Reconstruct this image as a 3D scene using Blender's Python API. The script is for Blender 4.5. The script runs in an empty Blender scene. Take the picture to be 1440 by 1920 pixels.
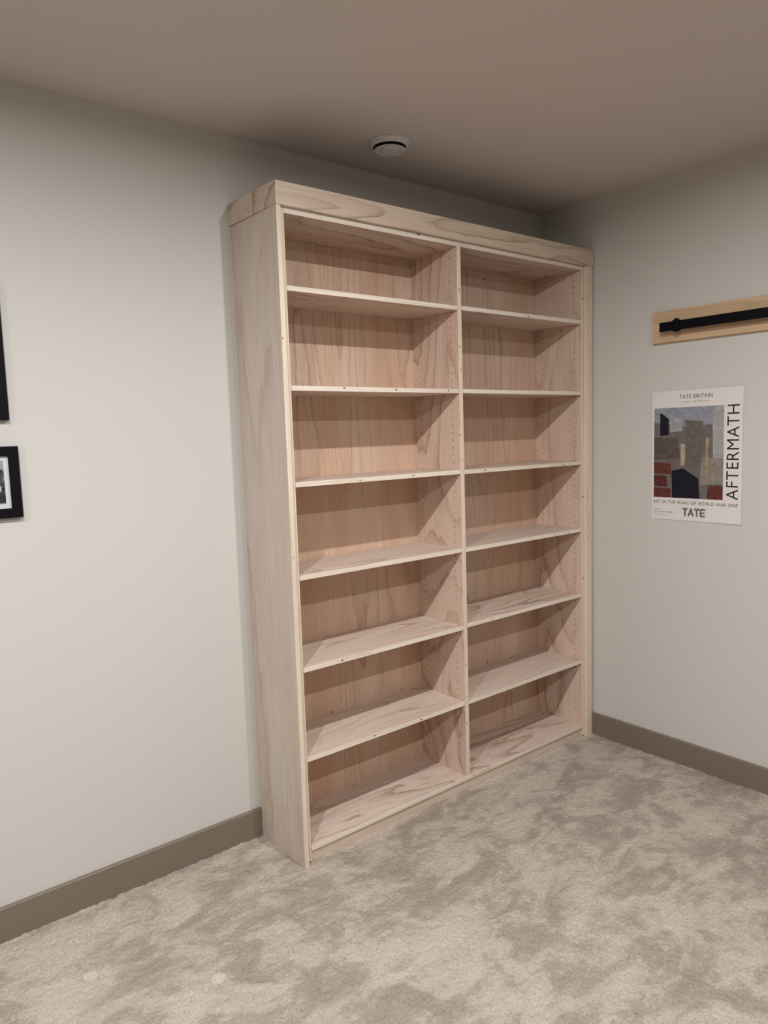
import bpy, bmesh, math, random
import numpy as np
from mathutils import Matrix, Vector

# ------------------------------------------------------------------ camera
C = bpy.context.scene.collection
YAW, PITCH, ROLL = -0.6773, -0.10644, -0.0307
fwd = Vector((math.sin(-YAW)*math.cos(PITCH), math.cos(-YAW)*math.cos(PITCH), math.sin(PITCH)))
rgt = Vector((math.cos(-YAW), -math.sin(-YAW), 0)); up = rgt.cross(fwd)
r2 = rgt*math.cos(ROLL)+up*math.sin(ROLL); u2 = -rgt*math.sin(ROLL)+up*math.cos(ROLL)
cam = bpy.data.cameras.new('camera'); cam.sensor_fit = 'HORIZONTAL'; cam.sensor_width = 36
cam.lens = 1362.53/1440*36; cam.clip_start = .01
co = bpy.data.objects.new('camera', cam); C.objects.link(co)
M = Matrix(((r2.x, u2.x, -fwd.x), (r2.y, u2.y, -fwd.y), (r2.z, u2.z, -fwd.z))).to_4x4()
M.translation = Vector((-1.3507, -2.54623, 1.61996)); co.matrix_world = M
bpy.context.scene.camera = co

# ------------------------------------------------------------------ world, lamps, exposure
w = bpy.data.worlds.new('world'); bpy.context.scene.world = w; w.use_nodes = True
w.node_tree.nodes['Background'].inputs[0].default_value = (.5, .45, .42, 1)
w.node_tree.nodes['Background'].inputs[1].default_value = 0.02
vs = bpy.context.scene.view_settings
vs.view_transform = 'Standard'; vs.look = 'None'; vs.gamma = 1; vs.use_curve_mapping = False
vs.exposure = -0.16
def ceiling_lamp(x, y, power, spread=177):
    l = bpy.data.lights.new('downlight', 'AREA'); l.shape = 'DISK'; l.size = .045
    l.energy = power; l.color = (.985, .985, .98); l.spread = math.radians(spread)
    o = bpy.data.objects.new('downlight', l); C.objects.link(o); o.location = (x, y, 2.733)
for x, y, p in ((-1.32, -1.59, 42), (.17, -1.59, 29), (-1.32, -3.04, 32), (.17, -3.04, 26), (-2.8, -1.59, 26), (-2.8, -3.04, 16)):  # leftmost pair is unseen, added to brighten the left-facing bookcase sides
    ceiling_lamp(x, y, p)

# ------------------------------------------------------------------ materials
def nodes(name, rough=.6, spec=.3):
    m = bpy.data.materials.new(name); m.use_nodes = True
    nt = m.node_tree; b = nt.nodes['Principled BSDF']
    b.inputs['Roughness'].default_value = rough; b.inputs['Specular IOR Level'].default_value = spec
    return m, nt, b
def N(nt, t, **kw):
    n = nt.nodes.new(t)
    for k, v in kw.items():
        if k in n.inputs.keys(): n.inputs[k].default_value = v
        else: setattr(n, k, v)
    return n
def math_(nt, op, a, b=None, clamp=False):
    n = nt.nodes.new('ShaderNodeMath'); n.operation = op; n.use_clamp = clamp
    for i, v in enumerate((a, b)):
        if v is None: continue
        if isinstance(v, (int, float)): n.inputs[i].default_value = v
        else: nt.links.new(v, n.inputs[i])
    return n.outputs[0]
def ramp(nt, src, stops, interp='LINEAR'):
    r = nt.nodes.new('ShaderNodeValToRGB'); r.color_ramp.interpolation = interp
    e = r.color_ramp.elements
    while len(e) < len(stops): e.new(.5)
    for q, (p, c) in zip(e, stops):
        q.position = p; q.color = (c, c, c, 1) if isinstance(c, (int, float)) else (*c, 1)
    nt.links.new(src, r.inputs[0]); return r.outputs[0]
def mix(nt, f, a, b, mode='MIX'):
    n = nt.nodes.new('ShaderNodeMix'); n.data_type = 'RGBA'; n.blend_type = mode
    for s, v in ((n.inputs['Factor'], f), (n.inputs['A'], a), (n.inputs['B'], b)):
        if isinstance(v, (int, float)): s.default_value = v
        elif isinstance(v, tuple): s.default_value = (*v, 1)
        else: nt.links.new(v, s)
    return n.outputs['Result']
def bump(nt, b, h, strength, dist):
    n = N(nt, 'ShaderNodeBump', Strength=strength, Distance=dist)
    nt.links.new(h, n.inputs['Height']); nt.links.new(n.outputs[0], b.inputs['Normal'])
def flat(name, col, rough=.6, spec=.3, metal=0):
    m, nt, b = nodes(name, rough, spec)
    b.inputs['Base Color'].default_value = (*col, 1); b.inputs['Metallic'].default_value = metal
    return m

def painted(name, col, rough, scale, strength, dist=.0006, var=.015):
    m, nt, b = nodes(name, rough, .3)
    tc = nt.nodes.new('ShaderNodeTexCoord').outputs['Object']
    n1 = N(nt, 'ShaderNodeTexNoise', Scale=scale, Detail=3.0); nt.links.new(tc, n1.inputs['Vector'])
    n2 = N(nt, 'ShaderNodeTexNoise', Scale=1.7, Detail=2.0); nt.links.new(tc, n2.inputs['Vector'])
    c2 = tuple(v*(1-var*2) for v in col)
    nt.links.new(mix(nt, n2.outputs[0], c2, col), b.inputs['Base Color'])
    bump(nt, b, n1.outputs[0], strength, dist); return m

def wood(name, axis, base, line, freq=7.0, nscale=2.6, stretch=.13, contrast=1.0, mottling=.35, rough=.62):
    """rotary-cut softwood veneer: contour lines of a stretched noise field, plus fine fibres along `axis`"""
    m, nt, b = nodes(name, rough, .25)
    tc = nt.nodes.new('ShaderNodeTexCoord').outputs['Object']
    oi = nt.nodes.new('ShaderNodeObjectInfo').outputs['Random']
    off = math_(nt, 'MULTIPLY', oi, 61.0)
    def vec(sc):
        mp = N(nt, 'ShaderNodeMapping'); mp.inputs['Scale'].default_value = sc
        nt.links.new(tc, mp.inputs['Vector'])
        ad = nt.nodes.new('ShaderNodeVectorMath'); ad.operation = 'ADD'
        nt.links.new(mp.outputs[0], ad.inputs[0]); nt.links.new(off, ad.inputs[1]); return ad.outputs[0]
    def st(k, s): return tuple(s*k if i == axis else k for i in range(3))
    def noise(v, **kw):
        n = N(nt, 'ShaderNodeTexNoise', **kw); nt.links.new(v, n.inputs['Vector']); return n.outputs[0]
    v = vec(st(1, stretch))
    big = noise(v, Scale=nscale, Detail=.7, Roughness=.4, Distortion=.15)
    wob = noise(vec(st(1, .30)), Scale=16.0, Detail=4.0, Roughness=.62)
    field = math_(nt, 'ADD', math_(nt, 'MULTIPLY', big, freq*2), math_(nt, 'MULTIPLY', wob, .85))
    fr = math_(nt, 'FRACT', field)
    # late wood: slow darkening, sharp end
    band = ramp(nt, fr, [(0, 0.0), (.40, .03), (.68, .20), (.83, .55), (.905, 1.0), (.94, .30), (1, 0.0)])
    fr2 = math_(nt, 'FRACT', math_(nt, 'MULTIPLY', field, 3.0))
    thin = ramp(nt, fr2, [(0, 0.0), (.55, .0), (.82, .42), (.93, .0), (1, 0.0)])
    fmask = ramp(nt, noise(vec(st(1, .25)), Scale=4.3, Detail=1.0), [(.45, 0.0), (.60, 1.0)])
    band = math_(nt, 'MAXIMUM', band, math_(nt, 'MULTIPLY', thin, fmask))
    patch = ramp(nt, noise(vec(st(1, .3)), Scale=3.4, Detail=2.0), [(.40, .22), (.56, 1.0)])
    lines = math_(nt, 'MULTIPLY', math_(nt, 'MULTIPLY', band, patch), contrast, True)
    fib = noise(vec(st(1, .018)), Scale=260.0, Detail=2.0)
    c = mix(nt, lines, base, line)
    mott = ramp(nt, noise(vec(st(1, .18)), Scale=7.0, Detail=3.0), [(.38, 0.0), (.66, 1.0)])
    c = mix(nt, math_(nt, 'MULTIPLY', mott, mottling), c, tuple(v_*k for v_, k in zip(base, (.88, .76, .68))))
    fc = ramp(nt, fib, [(.3, .90), (.7, 1.06)])
    c = mix(nt, 1.0, c, fc, 'MULTIPLY')
    nt.links.new(c, b.inputs['Base Color'])
    bump(nt, b, math_(nt, 'ADD', fib, lines), .25, .0004)
    return m

WB = (.70, .55, .455); WL = (.40, .235, .165)
wood_v = wood('wood_vertical', 2, WB, WL, freq=6, nscale=3.0, stretch=.24, contrast=.85)
wood_back = wood('wood_back_panel', 2, (.70, .525, .41), (.40, .25, .165), freq=7, nscale=4.2, stretch=.085, contrast=.85, mottling=.9)
wood_side = wood('wood_side_panel', 2, (.63, .55, .485), (.45, .335, .265), freq=5, nscale=3.0, stretch=.08, contrast=.65, mottling=.4)
wood_h = wood('wood_horizontal', 0, (.68, .56, .475), (.34, .21, .155), freq=9, nscale=3.8, stretch=.16, contrast=1.0)
wood_crown = wood('wood_crown', 0, (.66, .545, .435), (.36, .24, .155), freq=6, nscale=5.0, stretch=.15, contrast=1.0)
wood_crown_y = wood('wood_crown_side', 1, (.64, .52, .435), (.36, .245, .17), freq=6, nscale=5.0, stretch=.32, contrast=1.0)
edge_v = wood('edge_strip_vertical', 2, (.76, .645, .52), (.58, .43, .30), freq=10, nscale=9, stretch=.02, contrast=.5, mottling=.2)
edge_h = wood('edge_strip_horizontal', 0, (.80, .71, .61), (.60, .47, .36), freq=8, nscale=9, stretch=.02, contrast=.5, mottling=.2)
toe_m = wood('toe_kick_wood', 0, (.66, .55, .455), (.54, .42, .32), freq=5, nscale=6, stretch=.05, contrast=.4)
honey = wood('honey_pine', 1, (.64, .455, .30), (.44, .28, .165), freq=4, nscale=6, stretch=.15, contrast=.6, mottling=.5)
knot_m = flat('knot_brown', (.20, .115, .07), .7)
knot_soft = flat('knot_tan', (.42, .28, .17), .7)
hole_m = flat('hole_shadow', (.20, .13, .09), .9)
wall_m = painted('wall_paint', (.61, .592, .56), .75, 260, .12)
ceil_m = painted('ceiling_paint', (.61, .545, .505), .9, 90, .35, .0015)
base_m = painted('baseboard_paint', (.205, .163, .125), .45, 120, .08)
black_frame = flat('black_frame', (.004, .0035, .005), .5, .12)
mat_board = flat('mat_board', (.72, .73, .74), .8)
paper = flat('poster_paper', (.74, .71, .685), .55)
ink = flat('black_ink', (.022, .017, .017), .6)
ink_soft = flat('grey_ink', (.12, .11, .11), .6)
black_metal = flat('black_metal', (.003, .003, .006), .5, .12)
vent_m = flat('vent_enamel', (.60, .585, .60), .4)
vent_dark = flat('vent_throat', (.015, .01, .01), .8)

# ------------------------------------------------------------------ helpers
def link(name, me, mat, parent=None):
    o = bpy.data.objects.new(name, me); C.objects.link(o)
    if mat: me.materials.append(mat)
    if parent: o.parent = parent
    return o
def bm_box(bm, x0, x1, y0, y1, z0, z1, bevel=0.0):
    r = bmesh.ops.create_cube(bm, size=1)
    for v in r['verts']:
        v.co = Vector(((x0+x1)/2+v.co.x*(x1-x0), (y0+y1)/2+v.co.y*(y1-y0), (z0+z1)/2+v.co.z*(z1-z0)))
    if bevel:
        bmesh.ops.bevel(bm, geom=list({e for v in r['verts'] for e in v.link_edges}), offset=bevel, segments=2, affect='EDGES', profile=.6)
def finish(name, bm, mat, parent=None, smooth=False):
    me = bpy.data.meshes.new(name); bm.to_mesh(me); bm.free()
    if smooth:
        for p in me.polygons: p.use_smooth = True
    return link(name, me, mat, parent)
def box(name, dims, mat, parent=None, bevel=.0008):
    bm = bmesh.new()
    if parent is not None:
        ox, oy, oz = origin(parent)
        dims = (dims[0]-ox, dims[1]-ox, dims[2]-oy, dims[3]-oy, dims[4]-oz, dims[5]-oz)
    bm_box(bm, *dims, bevel); return finish(name, bm, mat, parent)
def origin(o):
    x = Vector((0, 0, 0))
    while o: x += o.location; o = o.parent
    return x
def thing(name, label, cat, loc, group=None):
    o = bpy.data.objects.new(name, None); C.objects.link(o); o.location = loc; o.empty_display_size = .1
    o['label'] = label; o['category'] = cat
    if group: o['group'] = group
    return o
def structure(o, label, cat):
    o['kind'] = 'structure'; o['label'] = label; o['category'] = cat; return o

# ------------------------------------------------------------------ room
W, H = 1.8243, 2.74
XL, YF = -5.2, -6.8
structure(box('wall_back', (XL, W+.1, 0, .1, -.02, H), wall_m, None, 0), 'warm white painted wall behind the tall bookcase', 'wall')
structure(box('wall_right', (W, W+.1, YF, 0, -.02, H), wall_m, None, 0), 'warm white painted wall carrying the poster and black bar', 'wall')
structure(box('wall_left', (XL-.1, XL, YF, .1, -.02, H), wall_m, None, 0), 'warm white painted wall at far left of the room', 'wall')
structure(box('wall_front', (XL-.1, W+.1, YF-.1, YF, -.02, H), wall_m, None, 0), 'warm white painted wall opposite the bookcase', 'wall')
structure(box('ceiling', (XL-.1, W+.1, YF-.1, .1, H, H+.1), ceil_m, None, 0), 'matt off-white ceiling with fine texture', 'ceiling')

def baseboard(name, path_axis, label):
    hb, t = .1218, .0133
    prof = [(0, 0), (t, 0), (t, hb-.004), (t-.003, hb), (0, hb)]
    bm = bmesh.new()
    def ring(s):
        out = []
        for d, z in prof:
            out.append(bm.verts.new((s, -d, z) if path_axis == 'x' else (W-d, s, z)))
        return out
    a, b_ = ((XL, 0.0) if path_axis == 'x' else (YF, -.314))
    r1, r2_ = ring(a), ring(b_)
    n = len(prof)
    for i in range(n): bm.faces.new((r1[i], r1[(i+1) % n], r2_[(i+1) % n], r2_[i]))
    bm.faces.new(r1); bm.faces.new(r2_)
    bmesh.ops.recalc_face_normals(bm, faces=bm.faces)
    structure(finish(name, bm, base_m), label, 'baseboard')
baseboard('baseboard_back', 'x', 'taupe painted baseboard running left of the bookcase')
baseboard('baseboard_right', 'y', 'taupe painted baseboard below the poster')

# ------------------------------------------------------------------ carpet
def carpet_material(name, fine):
    m, nt, b = nodes(name, .95, .08)
    tc = nt.nodes.new('ShaderNodeTexCoord').outputs['Object']
    def noise(scale, sc=(1, 1, 0), rot=0, **kw):
        mp = N(nt, 'ShaderNodeMapping'); mp.inputs['Scale'].default_value = sc; mp.inputs['Rotation'].default_value = (0, 0, rot)
        nt.links.new(tc, mp.inputs['Vector'])
        n = N(nt, 'ShaderNodeTexNoise', Scale=scale, **kw); nt.links.new(mp.outputs[0], n.inputs['Vector']); return n.outputs[0]
    a = noise(4.6, (1, 1.6, 0), .45, Detail=6.0, Roughness=.60, Distortion=.8)
    c = noise(2.3, (1, 1.2, 0), -.6, Detail=3.0, Roughness=.5, Distortion=.3)
    e = noise(17.0, (1, 1.5, 0), .2, Detail=4.0, Roughness=.6, Distortion=.5)
    v = math_(nt, 'ADD', math_(nt, 'ADD', math_(nt, 'MULTIPLY', a, .55), math_(nt, 'MULTIPLY', c, .27)), math_(nt, 'MULTIPLY', e, .18))
    lay_shade = ramp(nt, v, [(.41, 0.0), (.472, .26), (.508, .68), (.575, 1.0)])
    col = mix(nt, lay_shade, (.315, .264, .220), (.490, .425, .360))  # light and shade of the pile lay, painted as paler and darker patches
    # two pale marks left by furniture feet
    sep = nt.nodes.new('ShaderNodeSeparateXYZ'); nt.links.new(tc, sep.inputs[0])
    for cx, cy, r in ((-.792, -.354, .021), (-.4998, -.6236, .022)):
        dx = math_(nt, 'SUBTRACT', sep.outputs[0], cx); dy = math_(nt, 'SUBTRACT', sep.outputs[1], cy)
        d = math_(nt, 'SQRT', math_(nt, 'ADD', math_(nt, 'MULTIPLY', dx, dx), math_(nt, 'MULTIPLY', dy, dy)))
        k = math_(nt, 'SUBTRACT', 1.0, math_(nt, 'DIVIDE', math_(nt, 'SUBTRACT', d, r*.85), r*.3), True)
        k = math_(nt, 'MULTIPLY', k, .85, True)
        col = mix(nt, k, col, (.56, .51, .45))
    f = noise(170.0, Detail=3.0, Roughness=.7)
    col = mix(nt, 1.0, col, ramp(nt, f, [(.3, .80), (.65, 1.08)]), 'MULTIPLY')
    pit = noise(105.0, (1, 1.25, 0), Detail=2.0, Roughness=.6)
    col = mix(nt, 1.0, col, ramp(nt, pit, [(.30, .66), (.40, .96), (.60, 1.0), (.72, 1.12)]), 'MULTIPLY')
    nt.links.new(col, b.inputs['Base Color'])
    if fine: bump(nt, b, f, .8, .004)
    return m
carpet_base = carpet_material('carpet_backing', True); carpet_pile = carpet_material('carpet_fibre', False)
floor = structure(box('floor', (XL-.1, W+.1, YF-.1, .1, -.06, -.003), carpet_base, None, 0), 'beige plush carpet covering the whole floor', 'floor')
rng = np.random.default_rng(7)
def blur(a, k):
    for _ in range(k):
        a = (a+np.roll(a, 1, 0)+np.roll(a, -1, 0)+np.roll(a, 1, 1)+np.roll(a, -1, 1))/5
    return a
def pile_mesh():
    sp = .0030
    xs = np.arange(-1.70, W-.010, sp); ys = np.arange(-2.20, -.010, sp)
    gx, gy = np.meshgrid(xs, ys)
    n1 = blur(rng.normal(0, 1, gx.shape), 1); n1 /= n1.std()
    n2 = blur(rng.normal(0, 1, gx.shape), 5); n2 /= n2.std()
    n3 = blur(rng.normal(0, 1, gx.shape), 60); n3 /= n3.std()
    z = .0045+.00055*n1+.00075*n2+.0008*np.clip(n3, -2, 2)
    pit = (n2 < -1.9); z[pit] -= .0022
    # fluff pushed up against skirting and plinth
    e = np.minimum(abs(gy+.312)*(gx > 0)+9*(gx <= 0), 9); z += .0045*np.exp(-(e/.012)**2)*(1+.2*n2)
    e = abs(gy+.0133)+9*(gx > 0); z += .002*np.exp(-(e/.008)**2)*(1+.15*n2)
    for cx, cy in ((-.792, -.354), (-.4998, -.6236)):
        m = np.hypot(gx-cx, gy-cy) < .021; z[m] = .0028+.0003*n1[m]
    x = gx+rng.uniform(-.3, .3, gx.shape)*sp; y = gy+rng.uniform(-.3, .3, gy.shape)*sp
    rx, ry, rz = x+1.3507, y+2.54623, np.full_like(x, -1.62)
    d = rx*fwd.x+ry*fwd.y+rz*fwd.z; u = (rx*r2.x+ry*r2.y+rz*r2.z)/d*1362.5; v = (rx*u2.x+ry*u2.y+rz*u2.z)/d*1362.5
    keep = (d > .2) & (abs(u) < 860) & (abs(v) < 1100) & ~((gx > .02) & (gy > -.300))
    idx = np.arange(gx.size).reshape(gx.shape)
    k = keep[:-1, :-1] & keep[1:, :-1] & keep[:-1, 1:] & keep[1:, 1:]
    q = np.stack([idx[:-1, :-1][k], idx[:-1, 1:][k], idx[1:, 1:][k], idx[1:, :-1][k]], 1)
    used, inv = np.unique(q, return_inverse=True); q = inv.reshape(-1, 4)
    V = np.stack([x.ravel(), y.ravel(), z.ravel()], 1)[used]
    me = bpy.data.meshes.new('carpet_pile')
    me.vertices.add(len(V)); me.vertices.foreach_set('co', V.ravel().astype(np.float32))
    me.loops.add(q.size); me.loops.foreach_set('vertex_index', q.ravel().astype(np.int32))
    me.polygons.add(len(q)); me.polygons.foreach_set('loop_start', np.arange(0, q.size, 4, dtype=np.int32))
    me.polygons.foreach_set('use_smooth', np.ones(len(q), bool))
    me.update(calc_edges=True); print('pile quads', len(q))
    return me
pile = link('carpet_pile', pile_mesh(), carpet_pile, floor); pile['kind'] = 'stuff'

# ------------------------------------------------------------------ bookcase
D, HT, HC = .32985, 2.4923, .0792
CY = -D+.018          # front plane of the carcass
YB = -.0197           # face of the back panel
X0, XD0, XD1, XS = .0407, .8786, .9007, 1.7369
TS = .018; ZB = .0704; ZT = 2.393
bc = thing('bookcase', 'tall double bookcase in pale unfinished pine plywood standing in the corner', 'bookcase', (.905, -.165, 0))
OX, OY, OZ = bc.location
def part(name, dims, mat, bevel=.0008, parent=None): return box(name, dims, mat, parent or bc, bevel)
def prism(name, ring2d, z0, z1, mat, parent, label=None):
    bm = bmesh.new(); ox, oy, oz = origin(parent)
    lo = [bm.verts.new((x-ox, y-oy, z0-oz)) for x, y in ring2d]; hi = [bm.verts.new((x-ox, y-oy, z1-oz)) for x, y in ring2d]
    n = len(ring2d)
    for i in range(n): bm.faces.new((lo[i], lo[(i+1) % n], hi[(i+1) % n], hi[i]))
    bm.faces.new(lo); bm.faces.new(hi); bmesh.ops.recalc_face_normals(bm, faces=bm.faces)
    bmesh.ops.bevel(bm, geom=list(bm.edges), offset=.0006, segments=1, affect='EDGES')
    return finish(name, bm, mat, parent)
def knot(parent, x, z, y, rx=.0035, rz=.0052, mat=None, axis='y'):
    bm = bmesh.new(); ox, oy, oz = origin(parent)
    bmesh.ops.create_cone(bm, cap_ends=True, segments=10, radius1=1, radius2=.8, depth=1)
    for v in bm.verts:
        a, b_, c = v.co
        v.co = Vector((x-ox+a*rx*(1+.2*math.sin(3*b_)), y-oy-c*.0006, z-oz+b_*rz))
    bmesh.ops.recalc_face_normals(bm, faces=bm.faces)
    return finish('knot', bm, mat or knot_m, parent)

# outer side panels with lighter front edging
p = prism('side_panel', [(0, 0), (0, -D+.0012), (.018, -D+.0012), (.018, 0)], 0, HT-HC-.0012, wood_side, bc)
p['label'] = 'greyish outer left side panel'
box('edge_strip', (.0002, .0178, -D, -D+.0014, .0, HT-HC-.0016), edge_v, p, .0004)
knot(p, .0045, 1.962, -D, .0035, .006, knot_soft); knot(p, .006, 1.19, -D, .004, .004, knot_soft)
fp = part('filler_board', (1.757, 1.7935, -D, -D+.018, .0, HT-HC-.0012), edge_v)
fp['label'] = 'plain vertical filler board at the right end'
part('scribe_strip', (1.7938, 1.8098, -D+.006, -D+.02, .0, HT-HC-.0012), edge_v)

# carcass boards with drilled shelf-pin holes
def drilled(name, xin, xout, mat, cols=(-.268, -.066), zlist=None, edge=True):
    """vertical board whose face at xin carries two columns of real holes; xout is its far face"""
    bm = bmesh.new()
    s = 1 if xout > xin else -1
    ys = sorted([CY+.0012, YB] + [c-.008 for c in cols]+[c+.008 for c in cols])
    z0, z1 = ZB-TS-.04, ZT+TS
    z0 = ZB+.0003 if name == 'divider' else .012
    pts = zlist
    def V(x, y, z): return bm.verts.new((x-OX, y-OY, z-OZ))
    def quad(a, b_, c, d): bm.faces.new((V(xin, a, c), V(xin, b_, c), V(xin, b_, d), V(xin, a, d)))
    for i in range(len(ys)-1):
        a, b_ = ys[i], ys[i+1]
        col = [c for c in cols if abs((a+b_)/2-c) < .001]
        if not col: quad(a, b_, z0, z1); continue
        zc = z0
        for h in pts:
            lo, hi = h-.008, h+.008
            if lo > zc: quad(a, b_, zc, lo)
            cy_, r, K = col[0], .0027, 8
            inner = [(cy_+r*math.cos(t), h+r*math.sin(t)) for t in [math.pi/4+k*math.pi/4 for k in range(K)]]
            outer = []
            for t in [math.pi/4+k*math.pi/4 for k in range(K)]:
                cx_, sz = math.cos(t), math.sin(t); q = .008/max(abs(cx_), abs(sz)); outer.append((cy_+cx_*q, h+sz*q))
            vi = [V(xin, y, z) for y, z in inner]; vo = [V(xin, y, z) for y, z in outer]; vd = [V(xin+s*.009, y, z) for y, z in inner]
            for k in range(K):
                k2 = (k+1) % K
                bm.faces.new((vo[k], vo[k2], vi[k2], vi[k])); 
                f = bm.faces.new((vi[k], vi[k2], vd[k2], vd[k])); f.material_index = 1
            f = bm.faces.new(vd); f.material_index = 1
            zc = hi
        if zc < z1: quad(a, b_, zc, z1)
    # remaining five faces
    y0, y1 = ys[0], ys[-1]
    def q4(*p4): bm.faces.new([V(*q) for q in p4])
    q4((xout, y0, z0), (xout, y1, z0), (xout, y1, z1), (xout, y0, z1))
    q4((xin, y0, z0), (xout, y0, z0), (xout, y0, z1), (xin, y0, z1))
    q4((xin, y1, z0), (xout, y1, z0), (xout, y1, z1), (xin, y1, z1))
    q4((xin, y0, z0), (xin, y1, z0), (xout, y1, z0), (xout, y0, z0))
    q4((xin, y0, z1), (xin, y1, z1), (xout, y1, z1), (xout, y0, z1))
    bmesh.ops.remove_doubles(bm, verts=bm.verts, dist=1e-5)
    bmesh.ops.recalc_face_normals(bm, faces=bm.faces)
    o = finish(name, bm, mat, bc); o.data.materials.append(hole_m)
    if edge:
        e0, e1 = min(xin, xout)+.0002, max(xin, xout)-.0002
        box('edge_strip', (e0, e1, CY, CY+.0014, z0, ZT-.0005 if name == 'divider' else z1), edge_v, o, .0004)
    return o
hz = [2.353-.0319*i for i in range(72)]
hz = sorted(z for z in hz if ZB+.06 < z)
side_l = drilled('carcass_side', X0, .0184, wood_v, zlist=hz)
div = drilled('divider', XD0, XD1, wood_v, zlist=[z-.002 for z in hz])
side_r = drilled('carcass_side', XS, 1.7567, wood_v, zlist=[z-.001 for z in hz])
for x, z, k in ((.890, 2.217, 0), (.887, 1.98, 0), (.889, 1.884, 0), (.882, 1.654, 1), (.882, 1.606, 0), (.888, .587, 0), (.886, .32, 0), (.889, .44, 1), (.892, 1.5, 1)):
    knot(div, x, z, CY, .0035, .0045, knot_soft if k else knot_m)
for x, z, k in ((1.7475, 2.256, 0), (1.7475, 1.273, 0), (1.7475, .85, 1)): knot(side_r, x, z, CY, .005, .008, knot_m if not k else knot_soft)
for x, z, k in ((1.762, 2.266, 0), (1.762, 1.276, 0), (1.768, 1.064, 1)): knot(fp, x, z, -D, .004, .008, knot_soft)

# top and bottom boards, backs, toe kick
tb = part('top_board', (.0187, 1.7565, CY+.0012, YB, ZT, ZT+TS), wood_h)
box('edge_strip', (X0+.001, XS-.001, CY-.0006, CY+.0012, ZT, ZT+TS-.0003), edge_h, tb, .0005)
knot(tb, .665, ZT+TS-.003, CY-.0006, .010, .003)
bo = part('bottom_board', (X0+.0003, XS-.0003, CY+.0012, YB, ZB-TS, ZB), wood_h)
box('edge_strip', (X0+.001, .908, CY-.0035, CY+.0010, ZB-TS+.001, ZB-.0002), edge_h, bo, .0014)
box('edge_strip', (.9085, XS-.001, CY-.0035, CY+.0010, ZB-TS+.001, ZB-.0002), edge_h, bo, .0014)
sp_ = box('split', (.912, 1.035, CY-.0040, CY-.0032, ZB-TS+.010, ZB-.0028), wood_back, bo, .0002); sp_['label'] = 'darker chipped splinter in the edge strip'
for a, b_ in ((X0, XD0), (XD1, XS)):
    bp = part('back_panel', (a-.006 if a > .5 else a, b_+(.0 if b_ < 1 else .0), YB, YB+.006, ZB-TS, ZT), wood_back)
    if a < .5: backs = [bp]
    else: backs.append(bp)
bk1 = part('toe_kick', (.0187, 1.7565, CY+.004, CY+.022, -.002, ZB-TS-.0005), toe_m)
def nail(par, x, z):
    bm = bmesh.new(); bmesh.ops.create_cone(bm, cap_ends=True, segments=10, radius1=.0045, radius2=.003, depth=.002, matrix=Matrix.Translation((x-OX, YB-.0004-OY, z))@Matrix.Rotation(math.pi/2, 4, 'X'))
    finish('screw_head', bm, flat('screw_black', (.02, .015, .012), .5) if 'screw_black' not in bpy.data.materials else bpy.data.materials['screw_black'], par)
for x, z in ((.751, 2.362), (.754, .4315), (.356, .4305)): nail(backs[0], x, z)
for x, z in ((1.357, 2.36), (1.337, .4325)): nail(backs[1], x, z)

# twelve adjustable shelves
ZL = [2.1494, 1.8022, 1.4571, 1.1150, .7679, .4218]; ZR = [2.1512, 1.8028, 1.4551, 1.1130, .7740, .4213]
shelf_knots = {(0, 1): (.274, .528, .815), (0, 2): (.335, .606), (0, 4): (.218,), (0, 5): (.615, .361), (1, 0): (1.337,), (1, 2): (1.032, 1.501, 1.592), (1, 3): (1.629, 1.514), (1, 4): (1.063,)}
for bay, (a, b_, ZZ) in enumerate(((X0, XD0, ZL), (XD1, XS, ZR))):
    for i, z in enumerate(ZZ):
        s = part('shelf', (a+.0012, b_-.0012, CY+.0016, YB-.001, z-TS, z), wood_h)
        box('edge_strip', (a+.0014, b_-.0014, CY+.0002, CY+.0017, z-TS+.0002, z-.0002), edge_h, s, .0005)
        for kx in shelf_knots.get((bay, i), ()):
            knot(s, kx, z-random.Random(kx).uniform(.006, .012), CY+.0002, .0060, .0036, random.Random(kx*7).choice((knot_m, knot_soft)))

# crown: mitred front board and left return
bmx = prism('crown_board', [(0, -D), (1.8100, -D), (1.8100, -D+.018), (.018, -D+.018)], HT-HC, HT, wood_crown, bc)
prism('crown_return', [(-.0004, -D), (.018, -D+.0185), (.018, -.001), (-.0085, -.001)], HT-HC, HT, wood_crown_y, bc)

# ------------------------------------------------------------------ ceiling vent
def lathe(name, prof, mat, parent, seg=48):
    bm = bmesh.new(); rings = []
    for r, z in prof:
        rings.append([bm.verts.new((r*math.cos(2*math.pi*k/seg), r*math.sin(2*math.pi*k/seg), z)) for k in range(seg)] if r > 1e-6 else [bm.verts.new((0, 0, z))])
    for a, b_ in zip(rings, rings[1:]):
        for k in range(seg):
            k2 = (k+1) % seg
            if len(a) == 1: bm.faces.new((a[0], b_[k], b_[k2]))
            elif len(b_) == 1: bm.faces.new((a[k], b_[0], a[k2]))
            else: bm.faces.new((a[k], b_[k], b_[k2], a[k2]))
    bmesh.ops.recalc_face_normals(bm, faces=bm.faces)
    return finish(name, bm, mat, parent, True)
vt = thing('ceiling_vent', 'round white ventilation valve on the ceiling above the bookcase', 'vent', (.545, -.292, H))
lathe('outer_ring', [(.0805, 0), (.0815, -.003), (.080, -.0055), (.075, -.009), (.069, -.017), (.0665, -.0195), (.0650, -.0195), (.0635, -.016), (.062, -.002)], vent_m, vt)
lathe('throat', [(.063, -.001), (.0, -.001)], vent_dark, vt)
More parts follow.
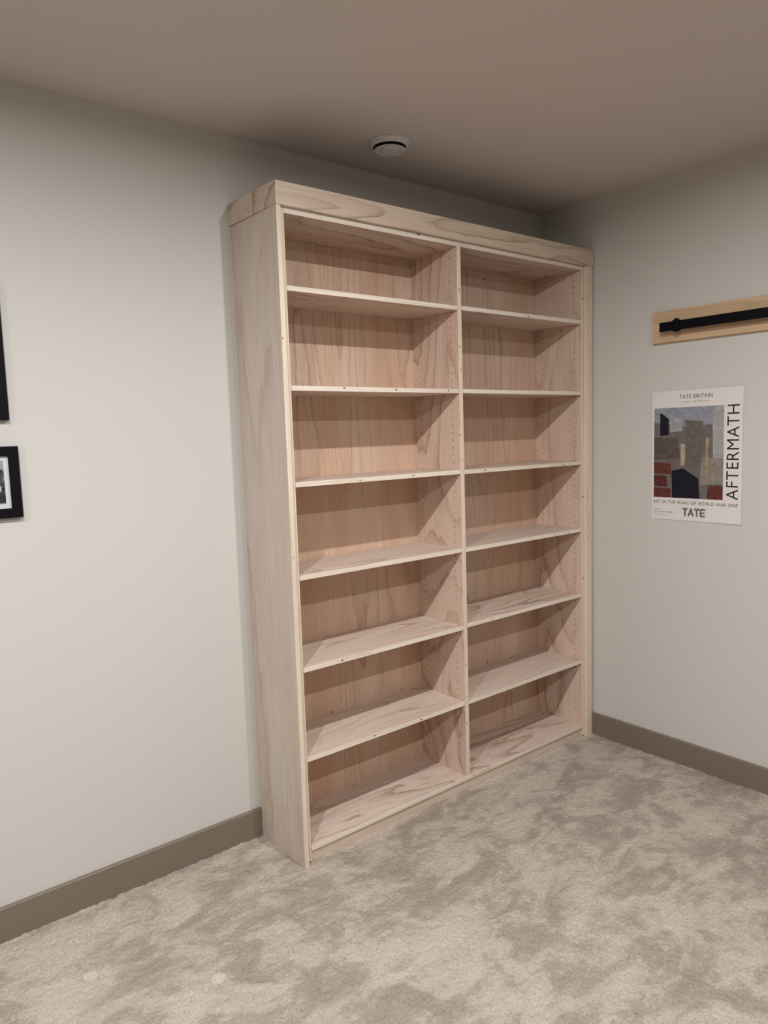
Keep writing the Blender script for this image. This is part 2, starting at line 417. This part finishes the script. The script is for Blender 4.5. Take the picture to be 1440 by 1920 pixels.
lathe('centre_disc', [(0, -.020), (.050, -.022), (.0600, -.0275), (.0612, -.0295), (.0600, -.0312), (.052, -.0318), (.044, -.0305), (.0385, -.0270), (.0370, -.0270), (.0350, -.0300), (.032, -.0325), (.024, -.0335), (0, -.0338)], vent_m, vt)

# ------------------------------------------------------------------ picture frames on the back wall
def quad_mesh(bm, pts):
    bm.faces.new([bm.verts.new(p) for p in pts])
def frame(label, x0, x1, z0, z1, bw, depth, seed):
    t = thing('picture_frame', label, 'picture frame', ((x0+x1)/2, 0, z0))
    ox, oz = (x0+x1)/2, z0
    bm = bmesh.new()
    O = [(x0-ox, z0-oz), (x1-ox, z0-oz), (x1-ox, z1-oz), (x0-ox, z1-oz)]
    I = [(x0+bw-ox, z0+bw-oz), (x1-bw-ox, z0+bw-oz), (x1-bw-ox, z1-bw-oz), (x0+bw-ox, z1-bw-oz)]
    def ring(P, y): return [bm.verts.new((x, y, z)) for x, z in P]
    ob, of, if_, ib = ring(O, -.001), ring(O, -depth), ring(I, -depth), ring(I, -depth+.010)
    for A, B in ((ob, of), (of, if_), (if_, ib)):
        for k in range(4): bm.faces.new((A[k], A[(k+1) % 4], B[(k+1) % 4], B[k]))
    bmesh.ops.recalc_face_normals(bm, faces=bm.faces)
    bmesh.ops.bevel(bm, geom=[e for e in bm.edges if len(e.link_faces) == 2], offset=.0007, segments=1, affect='EDGES')
    finish('frame_moulding', bm, black_frame, t)
    box('backing', (x0+.004, x1-.004, -depth+.0105, -.0012, z0+.004, z1-.004), black_frame, t, 0)
    mw = .0145
    bm = bmesh.new(); yy = -depth+.010
    a, b_, c, d = x0+bw-ox, x1-bw-ox, z0+bw-oz, z1-bw-oz
    bm_box(bm, a, b_, yy-.0012, yy, c, c+mw); bm_box(bm, a, b_, yy-.0012, yy, d-mw, d)
    bm_box(bm, a, a+mw, yy-.0012, yy, c+mw, d-mw); bm_box(bm, b_-mw, b_, yy-.0012, yy, c+mw, d-mw)
    finish('mat_border', bm, mat_board, t)
    # a small black and white landscape print: built from printed shapes
    pr = bmesh.new(); px0, px1, pz0, pz1 = a+mw, b_-mw, c+mw, d-mw
    quad_mesh(pr, [(px0, yy-.0002, pz0), (px1, yy-.0002, pz0), (px1, yy-.0002, pz1), (px0, yy-.0002, pz1)])
    m = bpy.data.materials.get('mono_print')
    if not m:
        m, nt, bb = nodes('mono_print', .5, .3)
        tc = nt.nodes.new('ShaderNodeTexCoord').outputs['Object']
        n1 = N(nt, 'ShaderNodeTexNoise', Scale=95.0, Detail=4.0, Roughness=.7); nt.links.new(tc, n1.inputs['Vector'])
        n2 = N(nt, 'ShaderNodeTexNoise', Scale=22.0, Detail=2.0); nt.links.new(tc, n2.inputs['Vector'])
        s = math_(nt, 'ADD', math_(nt, 'MULTIPLY', n1.outputs[0], .6), math_(nt, 'MULTIPLY', n2.outputs[0], .4))
        nt.links.new(ramp(nt, s, [(.38, (.008, .009, .014)), (.52, (.045, .05, .062)), (.62, (.22, .24, .27))]), bb.inputs['Base Color'])
    po = finish('print', pr, m, t)
    sk = bmesh.new(); y2 = yy-.0004; hh = pz1-pz0
    quad_mesh(sk, [(px1-.060, y2, pz1), (px1, y2, pz1), (px1, y2, pz1-.24*hh), (px1-.012, y2, pz1-.17*hh), (px1-.035, y2, pz1-.11*hh)])
    skm = flat('print_sky', (.34, .36, .38), .6); finish('printed_sky', sk, skm, po)
    sk = bmesh.new(); quad_mesh(sk, [(px1, y2, pz0+.03*hh), (px1-.04, y2, pz0+.005*hh), (px1, y2, pz0+.001)]); finish('printed_ground', sk, skm, po)
    fg = bmesh.new(); y3 = yy-.0006
    quad_mesh(fg, [(px1-.0165, y3, pz0+.28*hh), (px1-.0115, y3, pz0+.30*hh), (px1-.0105, y3, pz0+.40*hh), (px1-.013, y3, pz0+.43*hh), (px1-.016, y3, pz0+.40*hh)])
    finish('printed_figure', fg, flat('print_white', (.62, .64, .66), .6), po)
    gm = bpy.data.materials.get('picture_glass')
    if not gm:
        gm, nt, bb = nodes('picture_glass', .03, .5)
        tr = nt.nodes.new('ShaderNodeBsdfTransparent'); gl = nt.nodes.new('ShaderNodeBsdfGlossy'); gl.inputs['Roughness'].default_value = .03
        mx = nt.nodes.new('ShaderNodeMixShader'); fr_ = nt.nodes.new('ShaderNodeFresnel'); fr_.inputs[0].default_value = 1.35
        nt.links.new(fr_.outputs[0], mx.inputs[0]); nt.links.new(tr.outputs[0], mx.inputs[1]); nt.links.new(gl.outputs[0], mx.inputs[2])
        nt.links.new(mx.outputs[0], nt.nodes['Material Output'].inputs['Surface'])
    box('glass', (x0+bw+.0003, x1-bw-.0003, -depth+.0062, -depth+.0078, z0+bw+.0003, z1-bw-.0003), gm, t, 0)
    return t
frame('black picture frame with white mat and monochrome print, lower of the two', -1.13, -.7985, 1.3925, 1.6185, .0305, .020, 1)
frame('larger black picture frame cut by the left edge, upper of the two', -1.13, -.8160, 1.7005, 2.1200, .040, .020, 2)

# ------------------------------------------------------------------ poster on the right wall
PX = W-.0012
ps = thing('poster', 'white exhibition poster with black lettering and muted picture on right wall', 'poster', (W, -.8645, 1.181))
pox, poy, poz = ps.location
def P(y, z, d): return (W-d-pox, y-poy, z-poz)
bm = bmesh.new()
# a thin sheet, right edge lifting very slightly off the wall
cols_ = 13; grid = []
for i in range(cols_):
    t = i/(cols_-1); y = -.6500-.4275*t; lift = .0012+.0030*t*t
    grid.append([(y, 1.1802+.0005*t, lift), (y, 1.7768+.0022*t, lift)])
for i in range(cols_-1):
    (a, b_), (c, d) = grid[i], grid[i+1]
    for e in (0, .0006):
        quad_mesh(bm, [P(a[0], a[1], a[2]+e), P(c[0], c[1], c[2]+e), P(d[0], d[1], d[2]+e), P(b_[0], b_[1], b_[2]+e)])
    for q in (0, 1):
        u_, v_ = grid[i][q], grid[i+1][q]
        quad_mesh(bm, [P(u_[0], u_[1], u_[2]), P(v_[0], v_[1], v_[2]), P(v_[0], v_[1], v_[2]+.0006), P(u_[0], u_[1], u_[2]+.0006)])
for g in (grid[0], grid[-1]):
    quad_mesh(bm, [P(*g[0]), P(*g[1]), P(g[1][0], g[1][1], g[1][2]+.0006), P(g[0][0], g[0][1], g[0][2]+.0006)])
bmesh.ops.remove_doubles(bm, verts=bm.verts, dist=1e-6); bmesh.ops.recalc_face_normals(bm, faces=bm.faces)
sheet = finish('sheet', bm, paper, ps)
def off(y):
    t = (-.65-y)/.4275; return .0012+.0030*t*t+.0006
def text(name, s, ybox, zbox, mat, vertical=False, weight=0.0, spacing=1.0, lift=.0004):
    cu = bpy.data.curves.new(name, 'FONT'); cu.body = s; cu.size = 1; cu.offset = weight; cu.space_character = spacing; cu.resolution_u = 6
    o = bpy.data.objects.new(name, cu); C.objects.link(o); bpy.context.view_layer.update()
    me = bpy.data.meshes.new_from_object(o); bpy.data.objects.remove(o)
    co_ = np.array([v.co[:] for v in me.vertices]); mn, mxx = co_.min(0), co_.max(0)
    for v in me.vertices:
        u = (v.co.x-mn[0])/(mxx[0]-mn[0]); q = (v.co.y-mn[1])/(mxx[1]-mn[1])
        if vertical: y = ybox[0]+(ybox[1]-ybox[0])*q; z = zbox[0]+(zbox[1]-zbox[0])*u      # reads upwards
        else: y = ybox[0]+(ybox[1]-ybox[0])*u; z = zbox[0]+(zbox[1]-zbox[0])*q
        v.co = P(y, z, off(y)+lift)
    me.name = name
    return link(name, me, mat, ps)
text('lettering', 'TATE BRITAIN', (-.7847, -.9410), (1.7403, 1.7578), ink, weight=-.004, spacing=1.06)
text('lettering', '5 JUN – 23 SEP 2018', (-.8010, -.9238), (1.7200, 1.7283), ink_soft, spacing=1.06)
text('lettering', 'AFTERMATH', (-1.0612, -1.0085), (1.2875, 1.7025), ink, vertical=True, spacing=1.08, weight=-.002)
text('lettering', 'ART IN THE WAKE OF WORLD WAR ONE', (-.6592, -1.0613), (1.2562, 1.2708), ink, weight=-.002, spacing=1.08)
text('lettering', 'TICKETS AT', (-.6602, -.7012), (1.2246, 1.2300), ink_soft)
text('lettering', 'TATE.ORG.UK FREE FOR MEMBERS', (-.6603, -.7555), (1.2130, 1.2182), ink_soft)
# rules of very small print
bm = bmesh.new()
for ya, yb, z in ((-.6603, -.7078, 1.2078), (-.6604, -.7297, 1.1992)):
    quad_mesh(bm, [P(ya, z-.0007, off(ya)+.0004), P(yb, z-.0007, off(yb)+.0004), P(yb, z+.0007, off(yb)+.0004), P(ya, z+.0007, off(ya)+.0004)])
finish('small_print', bm, flat('pale_ink', (.42, .41, .41), .6), ps)
# blurred logo: dots thinning out away from the letter strokes
strokes = {'T': [((0, 1), (1, 1)), ((.5, 1), (.5, 0))], 'A': [((0, 0), (.5, 1)), ((.5, 1), (1, 0)), ((.22, .35), (.78, .35))],
           'E': [((0, 0), (0, 1)), ((0, 1), (.9, 1)), ((0, .5), (.8, .5)), ((0, 0), (.9, 0))]}
rd = random.Random(4); bm = bmesh.new()
for i, ch in enumerate('TATE'):
    y0 = -.8085-.0285*i; wd, hh = .0205, .030; zb_ = 1.2055
    for gy in range(-5, 15):
        for gz in range(-4, 20):
            u, v = gy/10, gz/15
            dmin = 9
            for (ax, az), (bx_, bz) in strokes[ch]:
                px, pz = (u-ax)*wd, (v-az)*hh; dx, dz = (bx_-ax)*wd, (bz-az)*hh
                t = max(0, min(1, (px*dx+pz*dz)/(dx*dx+dz*dz))); dmin = min(dmin, math.hypot(px-t*dx, pz-t*dz))
            r = .00170*max(0, 1-dmin/.0080)*rd.uniform(.45, 1.1)
            if r < .0002: continue
            yc, zc = y0-u*wd, zb_+v*hh
            yc += rd.uniform(-.0002, .0002); l = off(yc)+.0004+.00001*(gy % 3)
            quad_mesh(bm, [P(yc+r*math.cos(k*math.pi/3), zc+r*math.sin(k*math.pi/3), l) for k in range(6)])
lg = finish('logo', bm, ink, ps); lg['label'] = 'blurred dotted black logo lettering'

# generic stand-in for the artwork: a plain arrangement of muted painted blocks
art = [  # (colour, polygon in picture coordinates u to the right, v upwards)
    ((.155, .135, .125), [(0, 0), (1, 0), (1, 1), (0, 1)]),
    ((.27, .285, .33), [(0, 1), (1, 1), (1, .82), (.55, .78), (0, .84)]),
    ((.012, .012, .02), [(.09, .94), (.22, .95), (.22, .70), (.09, .69)]),
    ((.36, .35, .35), [(.84, 1), (1, 1), (1, .44), (.86, .44)]),
    ((.33, .33, .34), [(.24, .90), (.42, .91), (.42, .74), (.24, .73)]),
    ((.105, .085, .075), [(0, .68), (.34, .66), (.40, .44), (0, .42)]),
    ((.135, .125, .105), [(.46, .86), (.72, .84), (.70, .34), (.48, .36)]),
    ((.25, .225, .185), [(.70, .46), (1, .44), (1, .17), (.68, .15)]),
    ((.12, .035, .028), [(0, .40), (.26, .38), (.26, .26), (0, .27)]),
    ((.095, .028, .024), [(0, .25), (.20, .24), (.20, .12), (0, .13)]),
    ((.12, .035, .028), [(0, .11), (.26, .10), (.26, 0), (0, 0)]),
    ((.12, .035, .028), [(.80, .15), (1, .15), (1, 0), (.78, 0)]),
    ((.010, .010, .017), [(.28, 0), (.27, .30), (.44, .33), (.66, .22), (.68, 0)]),
    ((.40, .32, .24), [(.40, .60), (.47, .60), (.46, .36), (.40, .36)]),
    ((.34, .26, .155), [(.76, .66), (.80, .66), (.79, .24), (.75, .24)]),
]
pic = None
for k, (col, poly) in enumerate(art):
    bm = bmesh.new(); vs_ = []
    # resample edges so the shapes follow the sheet
    ptsr = []
    for a, b_ in zip(poly, poly[1:]+poly[:1]):
        for s in range(4): ptsr.append((a[0]+(b_[0]-a[0])*s/4, a[1]+(b_[1]-a[1])*s/4))
    for u, v in ptsr:
        y = -.6608-u*.3335; z = 1.2845+.0008*u+v*(.4165)
        vs_.append(bm.verts.new(P(y, z, off(y)+.00025+.00006*k)))
    bm.faces.new(vs_); bmesh.ops.triangulate(bm, faces=bm.faces)
    nm = 'art_paint_%s' % ('abcdefghijklmnopqrstuvw'[k])
    m, nt, bb = nodes(nm, .6, .2)
    tc = nt.nodes.new('ShaderNodeTexCoord').outputs['Object']
    n1 = N(nt, 'ShaderNodeTexNoise', Scale=42.0, Detail=4.0); nt.links.new(tc, n1.inputs['Vector'])
    nt.links.new(mix(nt, n1.outputs[0], tuple(c*.55 for c in col), tuple(min(1, c*1.4) for c in col)), bb.inputs['Base Color'])
    if pic is None: pic = finish('picture', bm, m, ps); pic['label'] = 'abstract picture of muted grey, brown and brick blocks'
    else: finish('painted_shape', bm, m, pic)

# ------------------------------------------------------------------ black bar on its honey-coloured board
rk = thing('wall_rack', 'long black bar with collar mounted on a honey pine board', 'wall rack', (W, -.655, 2.0))
YE = -1.95
box('mounting_board', (W-.018, W-.0003, YE, -.6575, 1.9995, 2.1415), honey, rk, .0012)
box('bar', (W-.062, W-.052, YE+.06, -.7165, 2.0445, 2.0850), black_metal, rk, .0010)
bm = bmesh.new(); ro = origin(rk)
bm_box(bm, W-.066-ro.x, W-.048-ro.x, -.812, -.782, 2.0400-ro.z, 2.0895-ro.z, .002)
for v in bm.verts: v.co.y -= ro.y
bm_box(bm, W-.067-ro.x, W-.050-ro.x, -.805-ro.y, -.790-ro.y, 2.037-ro.z, 2.096-ro.z, .003)
finish('collar', bm, black_metal, rk)
for y in (-.86, -1.25, -1.75):
    bm = bmesh.new()
    bmesh.ops.create_cone(bm, cap_ends=True, segments=16, radius1=.009, radius2=.009, depth=.036, matrix=Matrix.Translation((W-.035-ro.x, y-ro.y, 2.065-ro.z))@Matrix.Rotation(math.pi/2, 4, 'Y'))
    bmesh.ops.create_cone(bm, cap_ends=True, segments=6, radius1=.007, radius2=.0065, depth=.003, matrix=Matrix.Translation((W-.0635-ro.x, y-ro.y, 2.065-ro.z))@Matrix.Rotation(math.pi/2, 4, 'Y'))
    finish('standoff_bolt', bm, black_metal, rk)
